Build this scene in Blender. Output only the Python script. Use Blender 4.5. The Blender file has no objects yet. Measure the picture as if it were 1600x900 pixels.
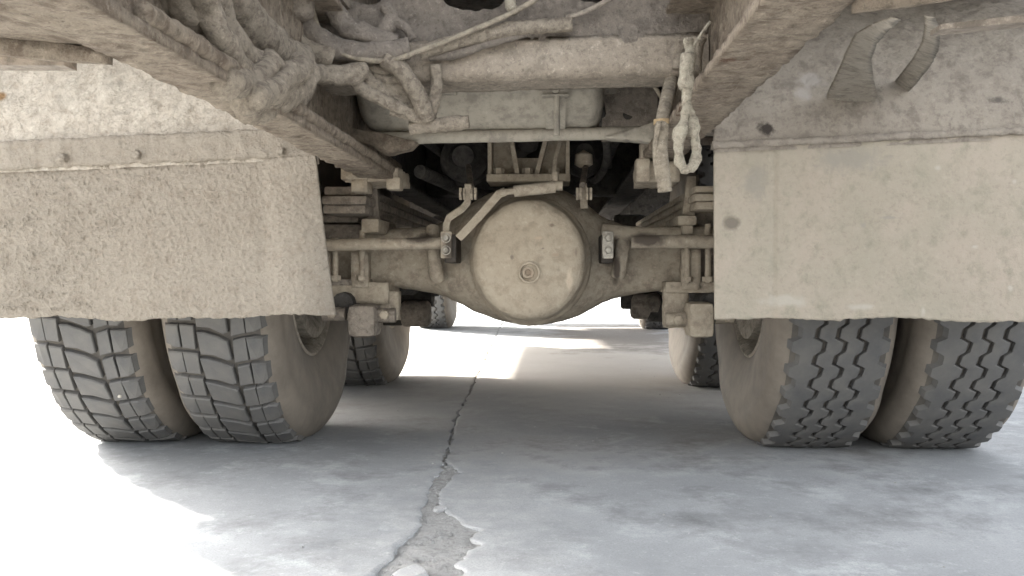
import bpy, bmesh, math, random
from mathutils import Vector, Matrix, noise
random.seed(7)
SC = bpy.context.scene
COL = SC.collection
R = math.radians

# ------------------------------------------------------------------ camera, sky, sun, exposure
# truck frame: x right, y forward, z up; rear axle at y = 0, ground at z = 0
F_PX, CAM, YAW, PIT = 1468.26, Vector((.0817, -2.8811, .5003)), -.0457, .0167
cam = bpy.data.cameras.new("camera")
cam.sensor_width = 36.0
cam.lens = F_PX / 1600 * 36.0
cam.clip_start = .02
cam.clip_end = 2000
cam_o = bpy.data.objects.new("camera", cam)
cam_o.location = CAM
cam_o.rotation_euler = (math.pi / 2 - PIT, 0, -YAW)
COL.objects.link(cam_o)
SC.camera = cam_o

SUN_TO = Vector((-1.6, 1.2, 1.0)).normalized()            # towards the sun: front left, 27 degrees up
sun_el = math.asin(SUN_TO.z)
sun_az = math.atan2(SUN_TO.x, SUN_TO.y)                   # from +y, clockwise positive to +x
world = bpy.data.worlds.new("World")
SC.world = world
world.use_nodes = True
nt = world.node_tree
sky = nt.nodes.new("ShaderNodeTexSky")
sky.sky_type = 'NISHITA'
sky.sun_disc = False
sky.sun_elevation = sun_el
sky.sun_rotation = sun_az
sky.air_density = 1.0
sky.dust_density = 4.0
sky.ozone_density = 1.0
bg = nt.nodes["Background"]
hs = nt.nodes.new("ShaderNodeHueSaturation")             # a milky, hazy sky
hs.inputs["Saturation"].default_value = .22
nt.links.new(sky.outputs[0], hs.inputs["Color"])
nt.links.new(hs.outputs[0], bg.inputs[0])
bg.inputs[1].default_value = .15
sun = bpy.data.lights.new("sun", 'SUN')
sun.energy = 5.0
sun.angle = R(2.0)
sun.color = (1, .95, .87)
sun_o = bpy.data.objects.new("sun", sun)
sun_o.rotation_euler = SUN_TO.to_track_quat('Z', 'Y').to_euler()
sun_o.location = (-8, 10, 14)
COL.objects.link(sun_o)
SC.view_settings.view_transform = 'Standard'
SC.view_settings.look = 'None'
SC.view_settings.gamma = 1.0
SC.view_settings.use_curve_mapping = False
SC.view_settings.exposure = 2.9
SC.cycles.max_bounces = 8
SC.cycles.diffuse_bounces = 6

# ------------------------------------------------------------------ helpers
def P(u, v, y):
    """the point of the truck's plane y = const that stands at pixel (u, v) of the 1600x900 photograph"""
    x, zz = (u - 800) / F_PX, (450 - v) / F_PX
    cp, sp, cy, sy = math.cos(PIT), math.sin(PIT), math.cos(YAW), math.sin(YAW)
    yy, z = cp + zz * sp, -sp + zz * cp
    d = Vector((x * cy + yy * sy, -x * sy + yy * cy, z))
    return CAM + d * ((y - CAM.y) / d.y)

def fbm(p, s, o=4):
    return noise.fractal(Vector(p) * s, 1.0, 2.1, o)

def catmull(pts, step):
    pts = [Vector(p) for p in pts]
    if len(pts) == 2:
        n = max(2, int((pts[1] - pts[0]).length / step))
        return [pts[0].lerp(pts[1], i / n) for i in range(n + 1)]
    q = [pts[0] * 2 - pts[1]] + pts + [pts[-1] * 2 - pts[-2]]
    out = []
    for i in range(1, len(q) - 2):
        a, b, c, d = q[i - 1:i + 3]
        n = max(2, int((c - b).length / step))
        for k in range(n):
            t = k / n
            out.append(.5 * ((2 * b) + (c - a) * t + (2 * a - 5 * b + 4 * c - d) * t * t + (3 * b - a - 3 * c + d) * t ** 3))
    out.append(pts[-1])
    return out

class MB:
    def __init__(self):
        self.v, self.f = [], []
    def add(self, vs, fs):
        o = len(self.v)
        self.v += [tuple(p) for p in vs]
        self.f += [tuple(i + o for i in f) for f in fs]
        return self
    def box(self, lo, hi, m=None):
        x0, y0, z0 = lo; x1, y1, z1 = hi
        vs = [Vector(p) for p in ((x0, y0, z0), (x1, y0, z0), (x1, y1, z0), (x0, y1, z0), (x0, y0, z1), (x1, y0, z1), (x1, y1, z1), (x0, y1, z1))]
        if m: vs = [m @ p for p in vs]
        return self.add(vs, [(0, 3, 2, 1), (4, 5, 6, 7), (0, 1, 5, 4), (1, 2, 6, 5), (2, 3, 7, 6), (3, 0, 4, 7)])
    def pbox(self, u0, v0, u1, v1, y, depth):
        a, b = P(u0, v1, y), P(u1, v0, y)
        return self.box((a.x, y, a.z), (b.x, y + depth, b.z))
    def prism(self, poly, d):
        """polygon of 3-D points swept by vector d"""
        n = len(poly); d = Vector(d)
        vs = [Vector(p) for p in poly] + [Vector(p) + d for p in poly]
        return self.add(vs, [tuple(range(n))[::-1], tuple(range(n, 2 * n))] + [(i, (i + 1) % n, n + (i + 1) % n, n + i) for i in range(n)])
    def tube(self, path, r, seg=10, step=.02, amp=0, sc=40, corr=None, lump=0, taper=None, flat=1.0):
        pts = catmull(path, step)
        n = len(pts); rings = []
        t = (pts[1] - pts[0]).normalized()
        up = Vector((0, 0, 1)) if abs(t.z) < .9 else Vector((0, 1, 0))
        a = t.cross(up).normalized()
        L = 0
        for i, p in enumerate(pts):
            t = (pts[min(i + 1, n - 1)] - pts[max(i - 1, 0)]).normalized()
            a = (a - t * a.dot(t)).normalized(); b = t.cross(a)
            if i: L += (p - pts[i - 1]).length
            rr = r
            if taper: rr = r * (taper[0] + (taper[1] - taper[0]) * i / (n - 1))
            if corr: rr *= 1 + .045 * math.sin(L * corr)
            ring = []
            for k in range(seg):
                an = 2 * math.pi * k / seg
                d = a * math.cos(an) + b * math.sin(an) * flat
                q = p + d * rr
                if amp: q = q + d * (amp * fbm(q, sc) + lump * max(0, noise.noise(q * 28)))
                ring.append(q)
            rings.append(ring)
        vs = [q for ring in rings for q in ring]
        fs = [(i * seg + k, i * seg + (k + 1) % seg, (i + 1) * seg + (k + 1) % seg, (i + 1) * seg + k) for i in range(n - 1) for k in range(seg)]
        e0, e1 = len(vs), len(vs) + 1
        vs += [pts[0], pts[-1]]
        fs += [((k + 1) % seg, k, e0) for k in range(seg)] + [((n - 1) * seg + k, (n - 1) * seg + (k + 1) % seg, e1) for k in range(seg)]
        return self.add(vs, fs)
    def lathe(self, prof, seg, org=(0, 0, 0), axis='x', closed=False, sy=1.0):
        org = Vector(org); n = len(prof); vs = []
        for k in range(seg):
            an = 2 * math.pi * k / seg
            for a, r in prof:
                c, s = r * math.cos(an), r * math.sin(an) * sy
                vs.append(org + {'x': Vector((a, c, s)), 'y': Vector((c, a, s)), 'z': Vector((c, s, a))}[axis])
        fs = []
        for k in range(seg):
            k2 = (k + 1) % seg
            for i in range(n if closed else n - 1):
                j = (i + 1) % n
                fs.append((k * n + i, k * n + j, k2 * n + j, k2 * n + i))
        return self.add(vs, fs)
    def ribbon(self, st, th):
        """sheet between station pairs (left, right), given a thickness along the view depth"""
        n = len(st); vs = []
        for l, r in st:
            l, r = Vector(l), Vector(r)
            vs += [l, r, r + Vector((0, th, th * .4)), l + Vector((0, th, th * .4))]
        fs = [(i * 4 + k, i * 4 + (k + 1) % 4, i * 4 + 4 + (k + 1) % 4, i * 4 + 4 + k) for i in range(n - 1) for k in range(4)]
        fs += [(0, 3, 2, 1), tuple((n - 1) * 4 + k for k in (0, 1, 2, 3))]
        return self.add(vs, fs)
    def mesh(self, name):
        me = bpy.data.meshes.new(name)
        me.from_pydata(self.v, [], self.f)
        me.update()
        return me
    def build(self, name, mat, parent=None, smooth=True, crust=None, bevel=None, angle=50):
        me = self.mesh(name)
        bm = bmesh.new(); bm.from_mesh(me)
        bmesh.ops.remove_doubles(bm, verts=bm.verts, dist=1e-5)
        bmesh.ops.recalc_face_normals(bm, faces=bm.faces)
        if bevel:
            ed = [e for e in bm.edges if len(e.link_faces) == 2 and e.calc_face_angle(0) > R(35)]
            bmesh.ops.bevel(bm, geom=ed, offset=bevel, segments=2, affect='EDGES', profile=.6, clamp_overlap=True)
        if crust:
            L, amp, sc = crust
            bmesh.ops.triangulate(bm, faces=[f for f in bm.faces if len(f.verts) > 4])
            for _ in range(9):
                ed = [e for e in bm.edges if e.calc_length() > L * 1.5]
                if not ed or len(bm.verts) > 150000: break
                bmesh.ops.subdivide_edges(bm, edges=ed, cuts=1, use_grid_fill=True)
                bmesh.ops.triangulate(bm, faces=[f for f in bm.faces if len(f.verts) > 4])
            bm.normal_update()
            mv = [(v, v.normal * (amp * (fbm(v.co, sc) + .55 * max(0, noise.noise(v.co * sc * 2.3))))) for v in bm.verts]
            for v, d in mv: v.co += d
        bm.to_mesh(me); bm.free()
        if smooth:
            me.shade_smooth()
            if not crust: me.set_sharp_from_angle(angle=R(angle))
        return link(name, me, mat, parent)

def link(name, me, mat, parent=None):
    o = bpy.data.objects.new(name, me)
    COL.objects.link(o)
    if mat and not me.materials: me.materials.append(mat)
    if parent: o.parent = parent
    return o

def empty(name, parent=None, loc=(0, 0, 0)):
    o = bpy.data.objects.new(name, None)
    o.empty_display_size = .1
    COL.objects.link(o); o.location = loc
    if parent: o.parent = parent
    return o

def tag(o, label, cat=None, group=None, kind=None):
    o["label"] = label
    if cat: o["category"] = cat
    if group: o["group"] = group
    if kind: o["kind"] = kind
    return o

# ------------------------------------------------------------------ materials
def mat_new(name):
    m = bpy.data.materials.new(name); m.use_nodes = True
    n = m.node_tree
    return m, n, n.nodes["Principled BSDF"], n.nodes, n.links

def tex(n, l, kind, co, scale, detail=6, rough=.6, vec=None):
    t = n.new("ShaderNodeTexNoise" if kind == 'n' else "ShaderNodeTexVoronoi")
    t.inputs["Scale"].default_value = scale
    if kind == 'n':
        t.inputs["Detail"].default_value = detail; t.inputs["Roughness"].default_value = rough
    if vec:
        mp = n.new("ShaderNodeMapping"); mp.inputs["Scale"].default_value = vec
        l.new(co, mp.inputs[0]); co = mp.outputs[0]
    l.new(co, t.inputs["Vector"])
    return t

def ramp(n, l, src, a, b, ca=(0, 0, 0, 1), cb=(1, 1, 1, 1)):
    r = n.new("ShaderNodeValToRGB")
    r.color_ramp.elements[0].position = a; r.color_ramp.elements[1].position = b
    r.color_ramp.elements[0].color = ca; r.color_ramp.elements[1].color = cb
    l.new(src, r.inputs[0])
    return r

def mapr(n, l, src, a, b, va, vb):
    r = n.new("ShaderNodeMapRange"); l.new(src, r.inputs[0])
    for i, v in ((1, a), (2, b), (3, va), (4, vb)): r.inputs[i].default_value = v
    return r.outputs[0]

def mixc(n, l, fac, a, b):
    m = n.new("ShaderNodeMix"); m.data_type = 'RGBA'
    for src, i in ((fac, 0), (a, 6), (b, 7)):
        if hasattr(src, "links"): l.new(src, m.inputs[i])
        elif i == 0: m.inputs[0].default_value = src
        else: m.inputs[i].default_value = (*src, 1)
    return m.outputs[2]

def dirt(name, base, alt, dark, fine=90, bump=.5, dist=.004, patch=.0, rust=(.16, .085, .05), dk=(.38, .52), coarse=7, spots=True, rough=.95, flake=0, grain=1.0, warm=True):
    if warm: base, alt, dark = (tuple(q * w for q, w in zip(t, (1.0, .978, .95))) for t in (base, alt, dark))
    m, nt_, b, n, l = mat_new(name)
    co = n.new("ShaderNodeTexCoord").outputs["Object"]
    big = tex(n, l, 'n', co, coarse, 6, .62)
    c = mixc(n, l, ramp(n, l, big.outputs["Fac"], .35, .68).outputs[0], base, alt)
    med = tex(n, l, 'n', co, coarse * 4.1, 8, .7)
    c = mixc(n, l, ramp(n, l, med.outputs["Fac"], dk[0], dk[1], (1, 1, 1, 1), (0, 0, 0, 1)).outputs[0], c, dark)
    if patch > 0:
        rp = tex(n, l, 'n', co, coarse * 1.7, 9, .72)
        c = mixc(n, l, ramp(n, l, rp.outputs["Fac"], .68 - patch, .74 - patch).outputs[0], c, rust)
    fn = tex(n, l, 'n', co, fine, 8, .75)
    if spots:
        hi = tuple(min(.75, q * 1.42 + .02) for q in base)
        c = mixc(n, l, ramp(n, l, fn.outputs["Fac"], .55, .72, cb=(grain, grain, grain, 1)).outputs[0], c, hi)
        c = mixc(n, l, ramp(n, l, fn.outputs["Fac"], .33, .47, (grain, grain, grain, 1), (0, 0, 0, 1)).outputs[0], c, tuple(q * .5 for q in base))
    l.new(c, b.inputs["Base Color"])
    b.inputs["Roughness"].default_value = rough
    b.inputs["Specular IOR Level"].default_value = .2
    bp = n.new("ShaderNodeBump"); bp.inputs["Strength"].default_value = min(1, bump * 1.3); bp.inputs["Distance"].default_value = dist * 1.9
    l.new(fn.outputs["Fac"], bp.inputs["Height"])
    bp2 = n.new("ShaderNodeBump"); bp2.inputs["Strength"].default_value = bump * .8; bp2.inputs["Distance"].default_value = dist * 2
    if flake:
        fk = tex(n, l, 'n', co, flake, 7, .7)
        fr_ = ramp(n, l, fk.outputs['Fac'], .47, .53)
        bp3 = n.new('ShaderNodeBump'); bp3.inputs['Strength'].default_value = .6; bp3.inputs['Distance'].default_value = .005
        l.new(fr_.outputs[0], bp3.inputs['Height']); l.new(bp3.outputs[0], bp2.inputs['Normal'])
    l.new(med.outputs["Fac"], bp2.inputs["Height"]); l.new(bp2.outputs[0], bp.inputs["Normal"])
    l.new(bp.outputs[0], b.inputs["Normal"])
    return m

M = {}
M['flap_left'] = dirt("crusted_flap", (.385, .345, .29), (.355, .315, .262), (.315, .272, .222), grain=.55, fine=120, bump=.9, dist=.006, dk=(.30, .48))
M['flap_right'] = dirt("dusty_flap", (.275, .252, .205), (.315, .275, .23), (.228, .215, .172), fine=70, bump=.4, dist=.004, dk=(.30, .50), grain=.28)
def stain(mat, x, z, rx, rz, col, wob=.6):
    n, l = mat.node_tree.nodes, mat.node_tree.links
    b = n["Principled BSDF"]; src = b.inputs["Base Color"].links[0].from_socket
    co = n.new("ShaderNodeTexCoord").outputs["Object"]
    mp = n.new("ShaderNodeMapping"); mp.inputs["Location"].default_value = (-x / rx, 0, -z / rz); mp.inputs["Scale"].default_value = (1 / rx, 0, 1 / rz)
    l.new(co, mp.inputs[0])
    ln = n.new("ShaderNodeVectorMath"); ln.operation = 'LENGTH'; l.new(mp.outputs[0], ln.inputs[0])
    t = tex(n, l, 'n', co, 35, 5, .65)
    ad = n.new("ShaderNodeMath"); ad.operation = 'MULTIPLY_ADD'; l.new(t.outputs["Fac"], ad.inputs[0]); ad.inputs[1].default_value = wob; l.new(ln.outputs["Value"], ad.inputs[2])
    r = n.new("ShaderNodeMapRange"); l.new(ad.outputs[0], r.inputs[0])
    for i, v in ((1, .60 + wob * .42), (2, 1.0 + wob * .55), (3, 1.0), (4, 0.0)): r.inputs[i].default_value = v
    l.new(mixc(n, l, r.outputs[0], src, col), b.inputs["Base Color"])
for u, v, rx, rz in ((1440, 487, .006, .014), (1466, 262, .008, .006), (1522, 386, .008, .005), (1586, 284, .005, .005), (1345, 480, .03, .008), (1230, 470, .06, .015), (1575, 450, .006, .008)):
    c = P(u, v, -.74); stain(M['flap_right'], c.x, c.z, rx, rz, (.335, .305, .255), 2.4)
for u, v, rx, rz in ((1350, 352, .007, .007), (1390, 340, .02, .004), (1330, 250, .09, .03), (1180, 285, .035, .04)):
    c = P(u, v, -.74); stain(M['flap_right'], c.x, c.z, rx, rz, (.245, .222, .185), 2.2)
c = P(1144, 348, -.74); stain(M['flap_right'], c.x, c.z, .024, .019, (.15, .13, .105))
M['guard_left'] = dirt("scaly_guard", (.55, .505, .435), (.50, .45, .385), (.43, .38, .32), fine=80, bump=.9, dist=.005, flake=34, grain=.55)  # whitened to stand in for the bright light on this guard
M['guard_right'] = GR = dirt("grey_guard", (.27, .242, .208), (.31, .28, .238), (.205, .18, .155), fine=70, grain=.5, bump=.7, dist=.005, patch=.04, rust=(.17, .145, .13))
for u, v, rx, rz, col in ((1186, 206, .020, .014, (.05, .042, .036)), (1330, 150, .055, .028, (.13, .115, .095)), (1547, 161, .018, .009, (.12, .105, .09)), (1262, 128, .035, .018, (.36, .325, .29)), (1248, 150, .02, .02, (.36, .325, .29))):
    c = P(u, v, -.68); stain(GR, c.x, c.z, rx, rz, col, 2.6)
for u, v, r_ in ((23, 157, .014), (48, 97, .012)):
    c = P(u, v, -.66); stain(M['guard_left'], c.x, c.z, r_, r_, (.30, .19, .10), .5)
M['rail'] = dirt("muddy_rail", (.31, .265, .21), (.26, .215, .17), (.17, .135, .105), fine=60, bump=.8, dist=.006, patch=.075, rust=(.13, .08, .055), flake=18)
M['cross'] = dirt("muddy_crossmember", (.26, .23, .20), (.225, .198, .17), (.18, .158, .138), fine=80, bump=.9, dist=.006)
M['hose'] = dirt("crusted_hose", (.33, .29, .235), (.27, .235, .19), (.19, .16, .13), fine=90, bump=.9, dist=.005, coarse=14)
M['flange'] = dirt('lit_dusty_flange', (.33, .29, .24), (.29, .25, .205), (.23, .2, .165), fine=80, bump=.6, dist=.004)  # paler than the web: light caught by the lip put into colour
M['chassis_shade'] = dirt('shade_black_chassis', (.045, .042, .04), (.06, .055, .05), (.03, .028, .027), fine=40, bump=.3, dist=.002)  # near black: shade of the depths under the truck put into colour
M['conduit'] = dirt("dusty_conduit", (.25, .22, .175), (.21, .185, .145), (.15, .13, .105), fine=80, bump=.4, dist=.002, coarse=14)
M['tank'] = dirt("dusty_tank", (.30, .28, .235), (.34, .31, .26), (.23, .21, .18), fine=70, bump=.25, dist=.002, grain=.4)
M['axle'] = AX = dirt("dusty_axle", (.40, .355, .285), (.35, .305, .24), (.27, .23, .185), fine=60, bump=.4, dist=.003, patch=.015, rust=(.14, .11, .09), grain=.6)
M['cover'] = CV = dirt("dusty_cover", (.41, .36, .285), (.36, .31, .24), (.31, .265, .205), grain=.4, fine=45, bump=.45, dist=.003, patch=.015, rust=(.17, .135, .10))
M['under'] = dirt("grimy_steel", (.26, .23, .195), (.22, .19, .16), (.15, .13, .11), fine=60, bump=.5, dist=.004)
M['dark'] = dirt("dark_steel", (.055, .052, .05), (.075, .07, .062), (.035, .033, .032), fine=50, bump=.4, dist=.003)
M['rope'] = dirt("caked_rope", (.40, .37, .30), (.34, .31, .25), (.24, .21, .17), fine=120, bump=.9, dist=.004, coarse=20)
M['strap'] = dirt("dusty_strap", (.26, .235, .20), (.29, .265, .225), (.20, .178, .148), fine=50, bump=.3, dist=.002)
M['tie'] = dirt("yellow_tie", (.36, .27, .16), (.33, .25, .15), (.27, .2, .12), fine=60, bump=.2, dist=.001)
M['bolt'] = dirt("worn_bolt", (.42, .40, .35), (.36, .34, .30), (.24, .22, .19), fine=60, bump=.3, dist=.001)
M['oil'] = dirt("oily_steel", (.045, .038, .032), (.06, .05, .04), (.03, .026, .022), fine=50, bump=.3, dist=.002, rough=.55)
M['body'] = dirt("body_paint", (.20, .19, .17), (.24, .22, .19), (.13, .11, .095), fine=40, bump=.3, dist=.003)

for u, v, rx, rz, col in ((862, 352, .012, .008, (.13, .105, .08)), (800, 402, .007, .010, (.12, .10, .08)), (842, 372, .02, .006, (.24, .19, .14)), (890, 440, .012, .05, (.30, .25, .19)), (900, 395, .006, .02, (.16, .13, .10)),
                          (848, 388, .006, .004, (.14, .11, .09)), (827, 426, .022, .02, (.17, .135, .1)), (868, 398, .012, .006, (.2, .16, .12))):
    c = P(u, v, -.34); stain(CV, c.x, c.z, rx * .8, rz * .8, tuple(q * 1.7 for q in col), 1.8)
for u, v, rx, rz in ((708, 392, .020, .045), (954, 396, .022, .04), (965, 420, .012, .05), (660, 372, .05, .02), (1010, 375, .06, .025)):
    c = P(u, v, -.2); stain(AX, c.x, c.z, rx, rz, (.10, .082, .066), .9)
def rubber(name, base, dust, amount, bump=.3):
    m, nt_, b, n, l = mat_new(name)
    co = n.new("ShaderNodeTexCoord").outputs["Object"]
    a = tex(n, l, 'n', co, 9, 8, .65); f = tex(n, l, 'n', co, 120, 6, .7)
    c = mixc(n, l, ramp(n, l, a.outputs["Fac"], .62 - amount * .5, .85 - amount * .3).outputs[0], base, dust)
    c = mixc(n, l, ramp(n, l, f.outputs["Fac"], .58, .8).outputs[0], c, tuple(q * 1.7 for q in base))
    l.new(c, b.inputs["Base Color"])
    b.inputs["Roughness"].default_value = .75
    b.inputs["Specular IOR Level"].default_value = .35
    bp = n.new("ShaderNodeBump"); bp.inputs["Strength"].default_value = bump; bp.inputs["Distance"].default_value = .002
    l.new(f.outputs["Fac"], bp.inputs["Height"]); l.new(bp.outputs[0], b.inputs["Normal"])
    return m
M['tread'] = rubber("tread_rubber", (.066, .067, .070), (.125, .118, .108), .85)
M['tread_floor'] = rubber("tread_floor", (.055, .05, .045), (.13, .115, .095), .6)
M['groove'] = rubber("sidewall_rubber", (.12, .103, .084), (.21, .18, .145), .75)
M['rim'] = dirt("dusty_rim", (.36, .325, .275), (.31, .28, .235), (.2, .18, .15), fine=60, bump=.3, dist=.002)

def concrete():
    m, nt_, b, n, l = mat_new("worn_concrete")
    co = n.new("ShaderNodeTexCoord").outputs["Object"]
    big = tex(n, l, 'n', co, 1.5, 9, .62, (1, .8, 1))
    c = mixc(n, l, ramp(n, l, big.outputs["Fac"], .34, .62).outputs[0], (.215, .224, .230), (.36, .368, .372))
    st = tex(n, l, 'n', co, 5.5, 10, .74, (1, .9, 1))
    c = mixc(n, l, ramp(n, l, st.outputs["Fac"], .53, .72).outputs[0], c, (.46, .475, .475))
    dk = tex(n, l, 'n', co, 3.0, 10, .74, (1, .9, 1))
    c = mixc(n, l, ramp(n, l, dk.outputs["Fac"], .50, .68).outputs[0], c, (.155, .158, .16))
    # pale dust trodden out of the broken joint
    sp = n.new("ShaderNodeVectorMath"); sp.operation = 'DISTANCE'
    mp0 = n.new("ShaderNodeMapping"); mp0.inputs["Scale"].default_value = (1.5, .36, 0); l.new(co, mp0.inputs[0])
    l.new(mp0.outputs[0], sp.inputs[0]); sp.inputs[1].default_value = (-.10 * 1.5, -1.3 * .36, 0)
    ds = tex(n, l, 'n', co, 9, 9, .7)
    m0 = n.new("ShaderNodeMath"); m0.operation = 'MULTIPLY_ADD'
    l.new(ds.outputs["Fac"], m0.inputs[0]); m0.inputs[1].default_value = -.9; l.new(sp.outputs["Value"], m0.inputs[2]); ds.inputs['Scale'].default_value = 14
    c = mixc(n, l, mapr(n, l, m0.outputs[0], -.42, -.05, .65, 0), c, (.42, .42, .41))
    # tan dust under the axles, made paler to lighten the shade there
    s2_ = n.new("ShaderNodeVectorMath"); s2_.operation = 'DISTANCE'
    mp2 = n.new("ShaderNodeMapping"); mp2.inputs["Scale"].default_value = (.7, .5, 0); l.new(co, mp2.inputs[0])
    l.new(mp2.outputs[0], s2_.inputs[0]); s2_.inputs[1].default_value = (.1, 2.2 * .5, 0)
    m2 = n.new("ShaderNodeMath"); m2.operation = 'MULTIPLY_ADD'
    l.new(big.outputs["Fac"], m2.inputs[0]); m2.inputs[1].default_value = -1.2; l.new(s2_.outputs["Value"], m2.inputs[2])
    c = mixc(n, l, mapr(n, l, m2.outputs[0], -.1, .7, .8, 0), c, (.44, .40, .35))
    # brown oily stain ahead of the rear axles
    sep = n.new("ShaderNodeSeparateXYZ"); l.new(co, sep.inputs[0])
    vm = n.new("ShaderNodeVectorMath"); vm.operation = 'DISTANCE'
    mp = n.new("ShaderNodeMapping"); mp.inputs["Scale"].default_value = (1, .35, 0); l.new(co, mp.inputs[0])
    l.new(mp.outputs[0], vm.inputs[0]); vm.inputs[1].default_value = (.55, 4.6 * .35, 0)
    mt = n.new("ShaderNodeMath"); mt.operation = 'MULTIPLY_ADD'
    l.new(dk.outputs["Fac"], mt.inputs[0]); mt.inputs[1].default_value = -1.4; l.new(vm.outputs["Value"], mt.inputs[2])
    c = mixc(n, l, mapr(n, l, mt.outputs[0], -.35, -.02, .9, 0), c, (.15, .13, .112))
    fn = tex(n, l, 'n', co, 75, 9, .8)
    c = mixc(n, l, ramp(n, l, fn.outputs["Fac"], .58, .74).outputs[0], c, (.50, .50, .495))
    c = mixc(n, l, ramp(n, l, fn.outputs["Fac"], .28, .40, (1, 1, 1, 1), (0, 0, 0, 1)).outputs[0], c, (.15, .15, .15))
    g2 = tex(n, l, 'n', co, 240, 4, .8)
    c = mixc(n, l, mapr(n, l, g2.outputs["Fac"], .50, .66, 0, .55), c, (.17, .17, .168))
    g3 = tex(n, l, 'n', co, 34, 9, .8)
    c = mixc(n, l, mapr(n, l, g3.outputs["Fac"], .56, .70, 0, .6), c, (.48, .48, .475))
    l.new(c, b.inputs["Base Color"])
    b.inputs["Roughness"].default_value = .8
    b.inputs["Specular IOR Level"].default_value = .3
    bp = n.new("ShaderNodeBump"); bp.inputs["Strength"].default_value = .25; bp.inputs["Distance"].default_value = .003
    l.new(fn.outputs["Fac"], bp.inputs["Height"])
    bp2 = n.new("ShaderNodeBump"); bp2.inputs["Strength"].default_value = .3; bp2.inputs["Distance"].default_value = .01
    l.new(st.outputs["Fac"], bp2.inputs["Height"]); l.new(bp2.outputs[0], bp.inputs["Normal"])
    l.new(bp.outputs[0], b.inputs["Normal"])
    return m
M['concrete'] = concrete()
M['soil'] = dirt("joint_dirt", (.44, .435, .42), (.48, .475, .46), (.37, .36, .345), fine=110, bump=.9, dist=.006, coarse=12, grain=.6, warm=False)

# ------------------------------------------------------------------ ground: two slabs with a broken joint between
JOINT = [(-4.0, -.135, .012), (-1.9, -.175, .022), (-1.36, -.185, .035), (-1.2, -.175, .03), (-1.1, -.165, .022), (-.95, -.18, .012), (-.8, -.2, .006), (-.62, -.2, .009),
         (-.52, -.197, .013), (-.42, -.21, .005), (-.2, -.222, .003), (.1, -.245, .003), (.45, -.262, .0015), (1.0, -.272, .003), (1.5, -.29, .0035),
         (2.0, -.30, .0015), (3.0, -.335, .002), (5.0, -.395, .003), (8.0, -.48, .01), (60, -2.0, .01), (500, -14, .01)]
SPALL = [(-1.75, .01), (-1.42, .07), (-1.30, .09), (-1.2, .085), (-1.12, .10), (-1.06, .115), (-1.0, .06), (-.95, .03), (-.88, .02), (-.8, .018), (-.7, .02), (-.6, .035), (-.55, .03), (-.48, .01), (-.4, .003)]
def lerp_tab(tab, y, k=1):
    if y <= tab[0][0]: return tab[0][k]
    for a, b in zip(tab, tab[1:]):
        if y <= b[0]: return a[k] + (b[k] - a[k]) * (y - a[0]) / (b[0] - a[0])
    return tab[-1][k]
ys = []
y = -4.0
while y < 6.0:
    ys.append(y); y += .010 if y < .6 else .03
ys += [6.5, 7.5, 9, 12, 18, 30, 60, 120, 250, 500]
def slab(side):
    offs = [0, .004, .012, .03, .07, .15, .3, .5, .8, 1.2, 1.7, 2.4, 4, 8, 20, 60, 200, 500]
    mb = MB(); vs = []
    for y in ys:
        xc, hw = lerp_tab(JOINT, y), lerp_tab(JOINT, y, 2)
        jag = .010 * fbm((0, y, 3.1 + side), 9, 5) + .008 * fbm((0, y, 8.1 + side), 45, 4)
        if y > 6: jag = 0
        e = xc + side * hw + jag
        if side > 0 and -1.75 < y < -.4:
            e += lerp_tab(SPALL, y) * (1 + .4 * fbm((0, y, 5), 14, 3)) * .8
        vs.append(Vector((e, y, -.06)))
        for k, o in enumerate(offs):
            z = 0 if k > 0 else -.002
            if side < 0 and y < -1.1 and k < 5 and y > -2.2:  # left lip of the broken joint
                z -= .004 * noise.noise(Vector((o * 30, y * 12, 0)))
            vs.append(Vector((e + side * o, y, z)))
    m = len(offs) + 1
    fs = [(i * m + k, i * m + k + 1, (i + 1) * m + k + 1, (i + 1) * m + k) for i in range(len(ys) - 1) for k in range(m - 1)]
    mb.add(vs, fs)
    return mb.build("concrete_slab", M['concrete'], smooth=True, angle=40)
s1 = slab(-1); tag(s1, "pale worn concrete slab left of the broken joint, sunlit at its edge", kind='structure')
s2 = slab(1); tag(s2, "grey stained concrete slab right of the broken joint", kind='structure')
mb = MB(); vs = []; nx = 34
yy_ = [-2.2 + .008 * i for i in range(int(2.1 / .008))] + [-.1 + .05 * i for i in range(0, 170)]
for y in yy_:
    xc = lerp_tab(JOINT, y)
    for k in range(nx):
        x = xc - .08 + k * .34 / (nx - 1)
        p = Vector((x, y, 0))
        z = -.005 + .004 * fbm(p, 22, 5) + .004 * max(0, noise.noise(p * 60))
        if y > -.45: z -= .004
        vs.append((x, y, min(z, -.0015)))
mb.add(vs, [(i * nx + k, i * nx + k + 1, (i + 1) * nx + k + 1, (i + 1) * nx + k) for i in range(len(yy_) - 1) for k in range(nx - 1)])
tag(mb.build("ground", M['soil']), "crumbled pale dirt filling the broken joint between the slabs", kind='structure')
# unbroken ground under everything, far wider than the slabs
tag(MB().box((-600, -300, -.5), (600, 600, -.07)).build("ground", M['soil'], smooth=False), "bare earth bedding under the concrete slabs", kind='structure')

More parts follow.
